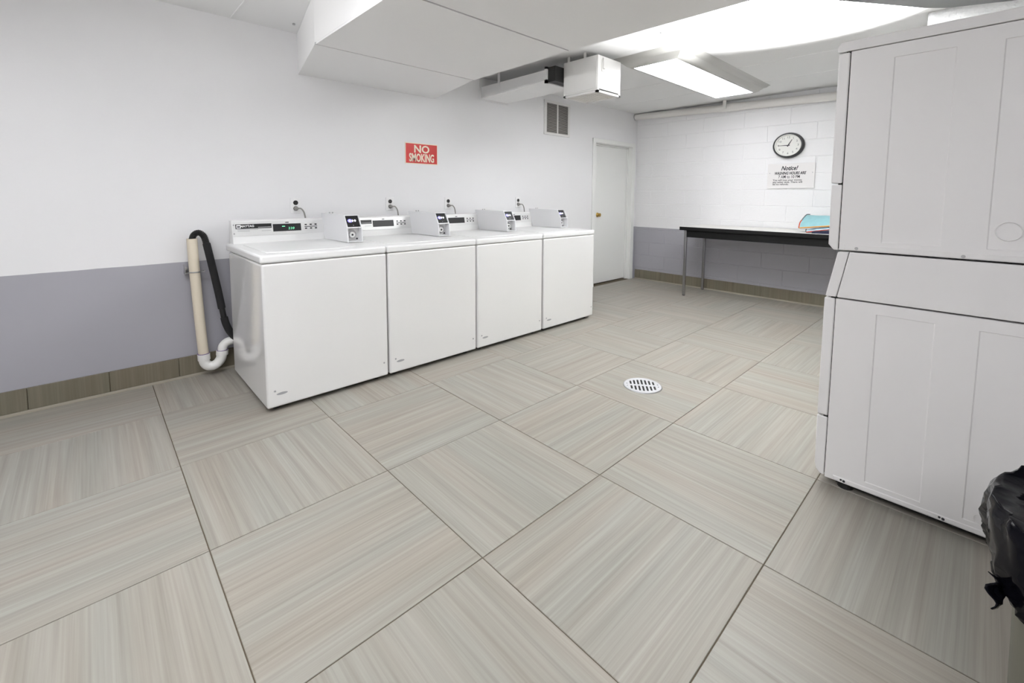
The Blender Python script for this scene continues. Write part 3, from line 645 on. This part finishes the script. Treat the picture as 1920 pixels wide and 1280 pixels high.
# ------------------------------------------------------------------ washers
WX = [0.400, 1.1165, 1.8345, 2.5565]; WW = 0.7165; YFr = -0.916; ZT = 0.817; ZD = 0.861
gW = 'white top loading washers along the left wall'
def washer():
    r = thing('washing_machine', 'white washer nearest the camera, its green display lit', 'washing machine', (WX[0], YFr, 0), gW)
    x0, x1 = WX[0] + 0.008, WX[0] + WW - 0.003
    obj('cabinet', B(x0, x1, YFr, -0.165, 0.026, ZT - 0.003), 'enamel', r, bevel=0.011, seg=4)
    obj('base_shadow', B(x0 + 0.03, x1 - 0.03, YFr + 0.045, -0.20, 0.012, 0.03), 'gap', r, label='dark block for the shade under the cabinet')  # dark block fills in the shade below the cabinet
    for fx in (x0 + 0.06, x1 - 0.06):
        for fy in (YFr + 0.07, -0.22):
            bm = bmesh.new(); tube(bm, [(fx, fy, 0.0004), (fx, fy, 0.014)], 0.02, 14); obj('foot', bm, 'rubber', r)
    dx0, dx1 = x0 - 0.006, x1 + 0.001
    obj('deck', B(dx0, dx1, YFr - 0.003, -0.115, ZT, ZD), 'enamel2', r, bevel=0.012, seg=4)
    # lid: proud panel with a front finger lip
    bm = bmesh.new(); prism(bm, [(dx0 + 0.06, -0.30), (dx0 + 0.56, -0.30), (dx0 + 0.56, -0.80), (dx0 + 0.45, -0.835), (dx0 + 0.18, -0.835), (dx0 + 0.06, -0.80)], 'z', ZD - 0.004, ZD + 0.0035)
    obj('lid', bm, 'enamel2', r, bevel=0.003, seg=2)
    # console
    cx0, cx1 = WX[0] + 0.033, WX[0] + 0.695
    bm = bmesh.new(); prism(bm, [(-0.178, ZD - 0.004), (-0.150, 1.006), (-0.138, 1.012), (-0.085, 1.012), (-0.075, ZD - 0.004)], 'x', cx0, cx1)
    obj('console', bm, 'enamel2', r, bevel=0.003)
    # slanted control panel plate
    def py(z, off=0.0): return -0.178 + 0.028*(z - ZD)/(1.006 - ZD) - off
    def plate(name, xa, xb, za, zb2, off, mt, sh=0.0, bev=0.0, label=None, parent=None):
        bm = bmesh.new(); prism(bm, [(py(za), za), (py(zb2), zb2), (py(zb2, off), zb2), (py(za, off), za)], 'x', xa, xb)
        return obj(name, bm, mt, parent or r, bevel=bev, label=label)
    pn = plate('control_panel', cx0 + 0.006, cx0 + 0.600, 0.908, 1.002, 0.0025, 'silver', bev=0.0006, label='brushed silver control panel')
    nm = plate('name_plate', cx0 + 0.020, cx0 + 0.232, 0.956, 0.986, 0.0034, 'black', parent=pn)
    plate('logo_tab', cx0 + 0.025, cx0 + 0.050, 0.960, 0.982, 0.0039, 'whiteprint', parent=pn)
    plate('logo_bar', cx0 + 0.029, cx0 + 0.046, 0.966, 0.974, 0.0043, 'black', parent=pn)
    LWt = ((1, 0, 0), (0, 0.19, 0.98), (0, -0.98, 0.19))
    text('name', 'MAYTAG', (cx0 + 0.087, py(0.972, 0.0038), 0.972), 0.020, LWt, 'whiteprint', pn, bold=0.0006)
    plate('name_stripe', cx0 + 0.150, cx0 + 0.228, 0.9625, 0.9645, 0.0040, 'whiteprint', parent=pn)
    for k, (a, b, zz) in enumerate(((0.03, 0.15, 0.949), (0.03, 0.10, 0.940), (0.17, 0.226, 0.938))):
        plate('print_line', cx0 + a, cx0 + b, zz, zz + 0.0022, 0.0031, 'greyprint', parent=pn)
    plate('display', cx0 + 0.240, cx0 + 0.420, 0.930, 0.980, 0.0034, 'black', parent=pn)
    plate('indicator', cx0 + 0.320, cx0 + 0.342, 0.986, 0.992, 0.0032, 'black', parent=pn)
    for q in range(3):
        for zz in (0.939, 0.965): plate('button', cx0 + 0.446 + q*0.034, cx0 + 0.460 + q*0.034, zz, zz + 0.0085, 0.0042, 'black', parent=pn)
    plate('button_stripe', cx0 + 0.444, cx0 + 0.530, 0.9530, 0.9575, 0.0032, 'darkprint', parent=pn)
    for (sx, sz) in ((0.010, 0.982), (0.010, 0.926), (0.590, 0.982), (0.590, 0.926)):
        bm = bmesh.new(); tube(bm, [(cx0 + sx, py(sz, 0.001), sz), (cx0 + sx, py(sz, 0.0042), sz)], 0.0042, 10); obj('screw', bm, 'greyprint', pn)
    d = text('digits', '220', (cx0 + 0.355, py(0.948, 0.0040), 0.948), 0.022, LWt, 'green', pn, shear=0.15, spacing=1.25); d['_skip'] = 'lit'
    d = plate('status_light', cx0 + 0.297, cx0 + 0.316, 0.9605, 0.9655, 0.0040, 'green', parent=pn); d['_skip'] = 'lit'
    # coin box
    bx0, bx1 = WX[0] + 0.609, WX[0] + WW - 0.0035
    bm = bmesh.new(); prism(bm, [(-0.115, 1.047), (-0.530, 1.045), (-0.546, 1.018), (-0.520, 1.018), (-0.552, 0.962), (-0.585, 0.962), (-0.590, ZD + 0.006), (-0.560, ZD + 0.006), (-0.20, ZD + 0.002), (-0.185, ZD + 0.002)], 'x', bx0, bx1)
    bm.free()
    cb_prof_outer = [(-0.125, 1.047), (-0.530, 1.045), (-0.578, 0.962), (-0.588, ZD + 0.004), (-0.185, ZD + 0.001)]
    bm = bmesh.new()
    w_ = 0.006
    prism(bm, cb_prof_outer, 'x', bx0, bx0 + w_); prism(bm, cb_prof_outer, 'x', bx1 - w_, bx1)
    prism(bm, [(-0.125, 1.047), (-0.530, 1.045), (-0.531, 1.040), (-0.125, 1.040)], 'x', bx0 + w_, bx1 - w_)
    prism(bm, [(-0.576, 0.966), (-0.578, 0.960), (-0.500, 0.958), (-0.500, 0.964)], 'x', bx0 + w_, bx1 - w_)
    prism(bm, [(-0.54, ZD + 0.006), (-0.588, ZD + 0.004), (-0.588, ZD + 0.008), (-0.54, ZD + 0.012)], 'x', bx0 + w_, bx1 - w_)
    box(bm, bx0 + w_, bx1 - w_, -0.185, -0.178, ZD + 0.004, 1.04)
    cb = obj('coin_box', bm, 'coin', r, label='white metal coin box')
    # slanted black screen, set back
    bm = bmesh.new(); prism(bm, [(-0.512, 1.040), (-0.520, 1.040), (-0.566, 0.965), (-0.556, 0.965)], 'x', bx0 + w_, bx1 - w_ - 0.001)
    obj('screen', bm, 'black', cb)
    mid = (bx0 + bx1)/2; sn = Vector((0, -0.853, 0.522))
    def on_screen(u, v, off=0.0015):
        p = Vector((mid + u, -0.520, 1.040)) + Vector((0, -0.046, -0.075))*v - Vector((0, 0.853, -0.522))*off
        return p
    bm = bmesh.new(); c = on_screen(-0.016, 0.45); up_ = Vector((0, 0.522, 0.853))
    def sdisc(bm, c, a, b_, n=16):
        v = [bm.verts.new(c + Vector((1, 0, 0))*a*math.cos(2*math.pi*k/n) + up_*b_*math.sin(2*math.pi*k/n)) for k in range(n)]
        v2 = [bm.verts.new(q.co - sn*0.002) for q in v]
        bm.faces.new(v); bm.faces.new(v2[::-1])
        for k in range(n): bm.faces.new([v[k], v2[k], v2[(k+1) % n], v[(k+1) % n]])
    sdisc(bm, c, 0.016, 0.013); obj('screen_icon', bm, 'violet', cb)
    for u, a in ((-0.018, 0.006), (0.002, 0.0055), (0.019, 0.006)):
        bm = bmesh.new(); sdisc(bm, on_screen(u, 0.45, 0.0022), a, 0.0075, 10); obj('screen_icon', bm, 'whitelit', cb)
    bm = bmesh.new(); sdisc(bm, on_screen(0.0, 0.85, 0.0018), 0.003, 0.003, 8); obj('screen_icon', bm, 'greyprint', cb)
    # lower recess with lock plate
    obj('recess_plate', B(bx0 + w_, bx1 - w_, -0.530, -0.524, ZD + 0.006, 0.960), 'silver', cb)
    lz = 0.915
    bm = bmesh.new(); tube(bm, [(mid - 0.006, -0.529, lz), (mid - 0.006, -0.540, lz)], 0.032, 28); obj('lock_ring', bm, 'chrome', cb, label='dark chrome lock ring')
    bm = bmesh.new(); tube(bm, [(mid - 0.004, -0.540, lz - 0.003), (mid - 0.004, -0.549, lz - 0.003)], 0.019, 24); obj('lock_cylinder', bm, 'silver', cb)
    bm = bmesh.new(); tube(bm, [(mid - 0.004, -0.549, lz - 0.003), (mid - 0.004, -0.5505, lz - 0.003)], 0.007, 12); obj('keyhole', bm, 'black', cb)
    bm = bmesh.new(); tube(bm, [(bx1 - 0.018, -0.530, ZD + 0.022), (bx1 - 0.018, -0.534, ZD + 0.022)], 0.006, 10); obj('screw', bm, 'darkprint', cb)
    for q in (-0.02, 0.002):
        bm = bmesh.new(); tube(bm, [(mid + q, -0.20, 1.046), (mid + q, -0.20, 1.056)], 0.0045, 10); obj('top_pin', bm, 'zinc', cb)
    # cabinet front: screws, emblem
    for sx, sz in ((x0 + 0.040, 0.118), (x1 - 0.030, 0.113)):
        bm = bmesh.new(); tube(bm, [(sx, YFr + 0.001, sz), (sx, YFr - 0.002, sz)], 0.0055, 10); obj('screw', bm, 'greyprint', r)
    e = thing_emblem(r, x0 + 0.075, 0.098)
    return r
def thing_emblem(r, cx, cz):
    bm = bmesh.new(); n = 20
    v = [bm.verts.new((cx + 0.028*math.cos(2*math.pi*k/n), YFr - 0.0012, cz + 0.007*math.sin(2*math.pi*k/n))) for k in range(n)]
    v2 = [bm.verts.new((q.co.x, YFr + 0.001, q.co.z)) for q in v]
    bm.faces.new(v); bm.faces.new(v2[::-1])
    for k in range(n): bm.faces.new([v[k], v2[k], v2[(k+1) % n], v[(k+1) % n]])
    return obj('emblem', bm, 'greyprint', r, label='small grey oval emblem')
w0 = washer()
wl = ['white washer second from the stand pipe, between two others', 'white washer third from the stand pipe, next to the farthest one', 'white washer farthest from the camera, beside the door']
for x, l in zip(WX[1:], wl):
    c = copy_tree(w0, (x, YFr, 0), skip=('lit',)); c['label'] = l
# ------------------------------------------------------------------ stacked dryer over washer at right
XS = 1.901; SW = 0.70; YD = -3.85
def rpanel(name, y0, y1, z0, z1, mt, parent, h=0.0016, e=0.003):
    """proud panel pressed into a side sheet that faces -x"""
    bm = bmesh.new()
    a = [(XS, y0, z0), (XS, y1, z0), (XS, y1, z1), (XS, y0, z1)]
    s = 1 if y1 > y0 else -1
    b = [(XS - h, y0 + s*e, z0 + e), (XS - h, y1 - s*e, z0 + e), (XS - h, y1 - s*e, z1 - e), (XS - h, y0 + s*e, z1 - e)]
    A = [bm.verts.new(p) for p in a]; Bq = [bm.verts.new(p) for p in b]
    bm.faces.new(Bq)
    for i in range(4): bm.faces.new([A[i], A[(i+1) % 4], Bq[(i+1) % 4], Bq[i]])
    bm.faces.new(A[::-1])
    return obj(name, bm, mt, parent)
def side_sheet(y0, y1, z0, z1, rects, parent, h=0.0028, e=0.0035):
    """side sheet facing -x with rectangles pressed inwards"""
    Y = {y0, y1}; Z = {z0, z1}
    for a, b, c, d in rects:
        Y |= {a, b, a + e, b - e}; Z |= {c, d, c + e, d - e}
    Y = sorted(Y); Z = sorted(Z); bm = bmesh.new()
    def dep(y, z):
        return h if any(a + e - 1e-6 <= y <= b - e + 1e-6 and c + e - 1e-6 <= z <= d - e + 1e-6 for a, b, c, d in rects) else 0.0
    V = [[bm.verts.new((XS + dep(y, z), y, z)) for z in Z] for y in Y]
    for i in range(len(Y) - 1):
        for j in range(len(Z) - 1): bm.faces.new([V[i][j], V[i+1][j], V[i+1][j+1], V[i][j+1]])
    ring = [V[i][0] for i in range(len(Y))] + [V[-1][j] for j in range(1, len(Z))] + [V[i][-1] for i in range(len(Y) - 2, -1, -1)] + [V[0][j] for j in range(len(Z) - 2, 0, -1)]
    back = [bm.verts.new((XS + 0.0065, v.co.y, v.co.z)) for v in ring]
    for k in range(len(ring)): bm.faces.new([ring[k], ring[(k+1) % len(ring)], back[(k+1) % len(ring)], back[k]])
    bm.faces.new(back)
    return obj('side_sheet', bm, 'dryer', parent, label='side sheet with pressed rectangles')
r = thing('stacked_dryer', 'upper cream white dryer of the tall stack at right', 'dryer', (2.25, -3.5, 0.972))
obj('cabinet', B(XS + 0.006, XS + SW, YD, -3.1345, 0.976, 1.735), 'dryer', r, bevel=0.004)
bm = bmesh.new(); prism(bm, [(YD, 1.738), (-3.090, 1.738), (-3.090, 1.757), (-3.099, 1.773), (-3.115, 1.776), (YD, 1.776)], 'x', XS - 0.003, XS + SW + 0.003)
obj('top_panel', bm, 'dryer', r, bevel=0.004, seg=3)
obj('upper_front_panel', B(XS + 0.001, XS + SW - 0.001, -3.1315, -3.094, 1.236, 1.735), 'dryer', r, bevel=0.006, seg=3)
bm = bmesh.new(); prism(bm, [(-3.1315, 0.974), (-3.116, 0.974), (-3.098, 0.996), (-3.096, 1.231), (-3.1315, 1.231)], 'x', XS + 0.001, XS + SW - 0.001)
obj('lower_front_panel', bm, 'dryer', r, bevel=0.004, seg=3)
obj('front_gap', B(XS + 0.004, XS + SW - 0.004, -3.135, -3.118, 0.98, 1.737), 'gap', r)
side_sheet(YD, -3.1345, 0.976, 1.735, [(-3.428, -3.263, 1.012, 1.690), (-3.700, -3.538, 1.012, 1.688)], r)
rpanel('bottom_rail', -3.153, -3.84, 0.9765, 0.997, 'dryer', r, 0.002, 0.003)
bm = bmesh.new(); tube(bm, [(XS - 0.0010, -3.585 + 0.030*math.cos(t), 1.075 + 0.030*math.sin(t)) for t in [2*math.pi*k/32 for k in range(33)]], 0.0012, 6, cap=False); obj('knockout_ring', bm, 'dryer', r)
for (y, z) in ((-3.191, 0.9855), (-3.486, 0.984)):
    bm = bmesh.new(); tube(bm, [(XS - 0.001, y, z), (XS - 0.0045, y, z)], 0.0058, 12); s_ = obj('screw', bm, 'zinc', r)
r = thing('stacked_washer', 'lower cream white washer of the tall stack at right', 'washing machine', (2.25, -3.5, 0))
obj('cabinet', B(XS + 0.006, XS + SW, YD, -3.136, 0.036, 0.780), 'dryer', r, bevel=0.004)
bm = bmesh.new(); prism(bm, [(YD, 0.786), (-3.138, 0.786), (-3.170, 0.969), (YD, 0.969)], 'x', XS, XS + SW); obj('console', bm, 'dryer', r, bevel=0.002)
bm = bmesh.new(); prism(bm, [(-3.1355, 0.786), (-3.099, 0.786), (-3.1315, 0.967), (-3.1675, 0.9695)], 'x', XS + 0.001, XS + SW - 0.001); obj('control_panel', bm, 'dryer', r, bevel=0.003, seg=2)
obj('front_panel', B(XS + 0.001, XS + SW - 0.001, -3.133, -3.096, 0.292, 0.780), 'dryer', r, bevel=0.005, seg=3)
bm = bmesh.new(); prism(bm, [(-3.133, 0.040), (-3.118, 0.040), (-3.104, 0.056), (-3.098, 0.080), (-3.096, 0.286), (-3.133, 0.286)], 'x', XS + 0.001, XS + SW - 0.001); obj('toe_panel', bm, 'dryer', r, bevel=0.004, seg=3)
obj('front_gap', B(XS + 0.006, XS + SW - 0.006, -3.137, -3.118, 0.05, 0.785), 'gap', r)
side_sheet(YD, -3.136, 0.036, 0.780, [(-3.431, -3.265, 0.072, 0.742), (-3.700, -3.540, 0.070, 0.740)], r)
rpanel('bottom_rail', -3.163, -3.84, 0.0375, 0.056, 'dryer', r, 0.002, 0.003)
bm = bmesh.new(); tube(bm, [(XS - 0.0010, -3.585 + 0.018*math.cos(t), 0.092 + 0.018*math.sin(t)) for t in [2*math.pi*k/32 for k in range(33)]], 0.001, 6, cap=False); obj('knockout_ring', bm, 'dryer', r)
for (y, z) in ((-3.198, 0.046), (-3.490, 0.046)):
    bm = bmesh.new(); tube(bm, [(XS - 0.001, y - 0.004, z), (XS - 0.0042, y - 0.004, z)], 0.0045, 12); tube(bm, [(XS - 0.001, y + 0.006, z + 0.002), (XS - 0.0042, y + 0.006, z + 0.002)], 0.0035, 12); obj('screw', bm, 'darkprint', r)
for x in (XS + 0.05, XS + SW - 0.05):
    for y in (-3.20, YD + 0.08):
        bm = bmesh.new(); tube(bm, [(x, y, 0.0004), (x, y, 0.038)], 0.026, 16, rs=[0.028, 0.022]); obj('foot', bm, 'rubber', r)
obj('base_rail', B(XS + 0.03, XS + SW - 0.03, YD + 0.03, -3.17, 0.015, 0.037), 'gap', r)
# ------------------------------------------------------------------ waste bin with black bag
BC = Vector((0.935, -3.835, 0))
r = thing('waste_bin', 'olive grey round bin at the right edge, lined with a black bag', 'bin', BC)
bm = bmesh.new(); tube(bm, [(BC.x, BC.y, 0.0005), (BC.x, BC.y, 0.02), (BC.x, BC.y, 0.60)], 0.2, 48, rs=[0.205, 0.212, 0.226]); obj('body', bm, 'bin', r, smooth=True)
r = thing('bin_bag', 'shiny black bin bag folded over the rim of the waste bin', 'bag', BC + Vector((0, 0, 0.5)))
rnd = random.Random(11); n = 96
NS = 40
def lerp_prof(u):
    P_ = [(0.10, 0.34), (0.16, 0.42), (0.195, 0.52), (0.226, 0.60), (0.242, 0.650), (0.252, 0.658), (0.262, 0.642), (0.268, 0.612), (0.268, 0.585), (0.262, 0.560), (0.252, 0.540), (0.242, 0.520), (0.234, 0.502)]
    f = u*(len(P_) - 1); i = min(int(f), len(P_) - 2); t = f - i
    return P_[i][0]*(1-t) + P_[i+1][0]*t, P_[i][1]*(1-t) + P_[i+1][1]*t
from mathutils import noise
def crease(x, y, sd):
    v = 0
    for k, (f, a_) in enumerate(((1.0, 1.0), (2.1, 0.55), (4.3, 0.28))):
        q = noise.noise(Vector((x*f + sd, y*f - sd, sd*1.7 + k*9.1)))
        v += (1 - abs(q)*3.2) * a_
    return v
bm = bmesh.new(); rings = []
for s_i in range(NS):
    u = s_i/(NS - 1); rad, z = lerp_prof(u); ring = []
    for k in range(n):
        t = 2*math.pi*k/n
        # long diagonal pleats plus sharp creases
        cxp, cyp = math.cos(t)*3.0, math.sin(t)*3.0
        c = crease(cxp + u*1.8, cyp - u*1.2, 3.3)*0.0095*(0.5 + u) + noise.noise(Vector((cxp*0.9, cyp*0.9, u*2.0)))*0.022*(0.25 + u)
        rr_ = max(rad + c, 0.236 if u > 0.5 else 0.05)
        if u < 0.36: rr_ = min(rad + c*0.8, 0.214 - (0.02 if z < 0.5 else 0))
        zz = z + noise.noise(Vector((cxp*0.8 + 5, cyp*0.8, 1.0)))*0.030*max(0.0, u - 0.35)*1.6 + crease(cyp, cxp, 7.7)*0.003
        ring.append(bm.verts.new((BC.x + rr_*math.cos(t), BC.y + rr_*math.sin(t), zz)))
    rings.append(ring)
for A, Bq in zip(rings, rings[1:]):
    for k in range(n): bm.faces.new([A[k], A[(k+1) % n], Bq[(k+1) % n], Bq[k]])
bm.faces.new(rings[0][::-1])
o = obj('bag_sheet', bm, 'bag', r, smooth=False)
for p in o.data.polygons: p.use_smooth = True
# knotted end of the bag on the left side
K0 = Vector((0.850, -3.612, 0.546))
bm = bmesh.new()
tube(bm, [K0 + Vector((0.03, -0.012, 0.004)), K0, K0 + Vector((-0.014, 0.010, 0.0))], 0.012, 12, rs=[0.010, 0.015, 0.010])
tube(bm, [K0 + Vector((0.004, 0.004, 0.016)), K0 + Vector((0.0, 0.014, 0.004)), K0 + Vector((0.002, 0.006, -0.016))], 0.007, 10, rs=[0.006, 0.008, 0.006])
obj('knot', bm, 'bag', r, smooth=True)
# crumpled free end: a fan of folded film
bm = bmesh.new(); rows = []
for i in range(9):
    u = i/8.0; c = K0 + Vector((-0.012 - 0.050*u, 0.008 + 0.024*u, 0.006*u)); hw = 0.006 + 0.017*min(1, u*1.5)
    row = []
    for k in range(13):
        v = k/12.0*2 - 1
        off = 0.005*math.sin(v*5 + u*2) * (0.4 + u) + rnd.uniform(-.0008, .0008)
        row.append(bm.verts.new(c + Vector((0.012*v*u - abs(v)*0.01*u, off, v*hw + 0.006*math.sin(u*7)))))
    rows.append(row)
for A, Bq in zip(rows, rows[1:]):
    for k in range(12): bm.faces.new([A[k], A[k+1], Bq[k+1], Bq[k]])
o = obj('loose_end', bm, 'bag', r)
md = o.modifiers.new('thick', 'SOLIDIFY'); md.thickness = 0.0015
for p in o.data.polygons: p.use_smooth = True
# ------------------------------------------------------------------ small fixings on the ceiling
for (x, y), l in (((0.843, -0.197), 'dark bolt in the ceiling left of the boxed duct'), ((2.763, -1.855), 'small bolt in the ceiling left of the ceiling light')):
    bm = bmesh.new(); tube(bm, [(x, y, ZC - 0.0005), (x, y, ZC - 0.010)], 0.009, 10)
    tag(obj('ceiling_bolt', bm, 'zinc', origin=(x, y, ZC)), l, 'bolt')
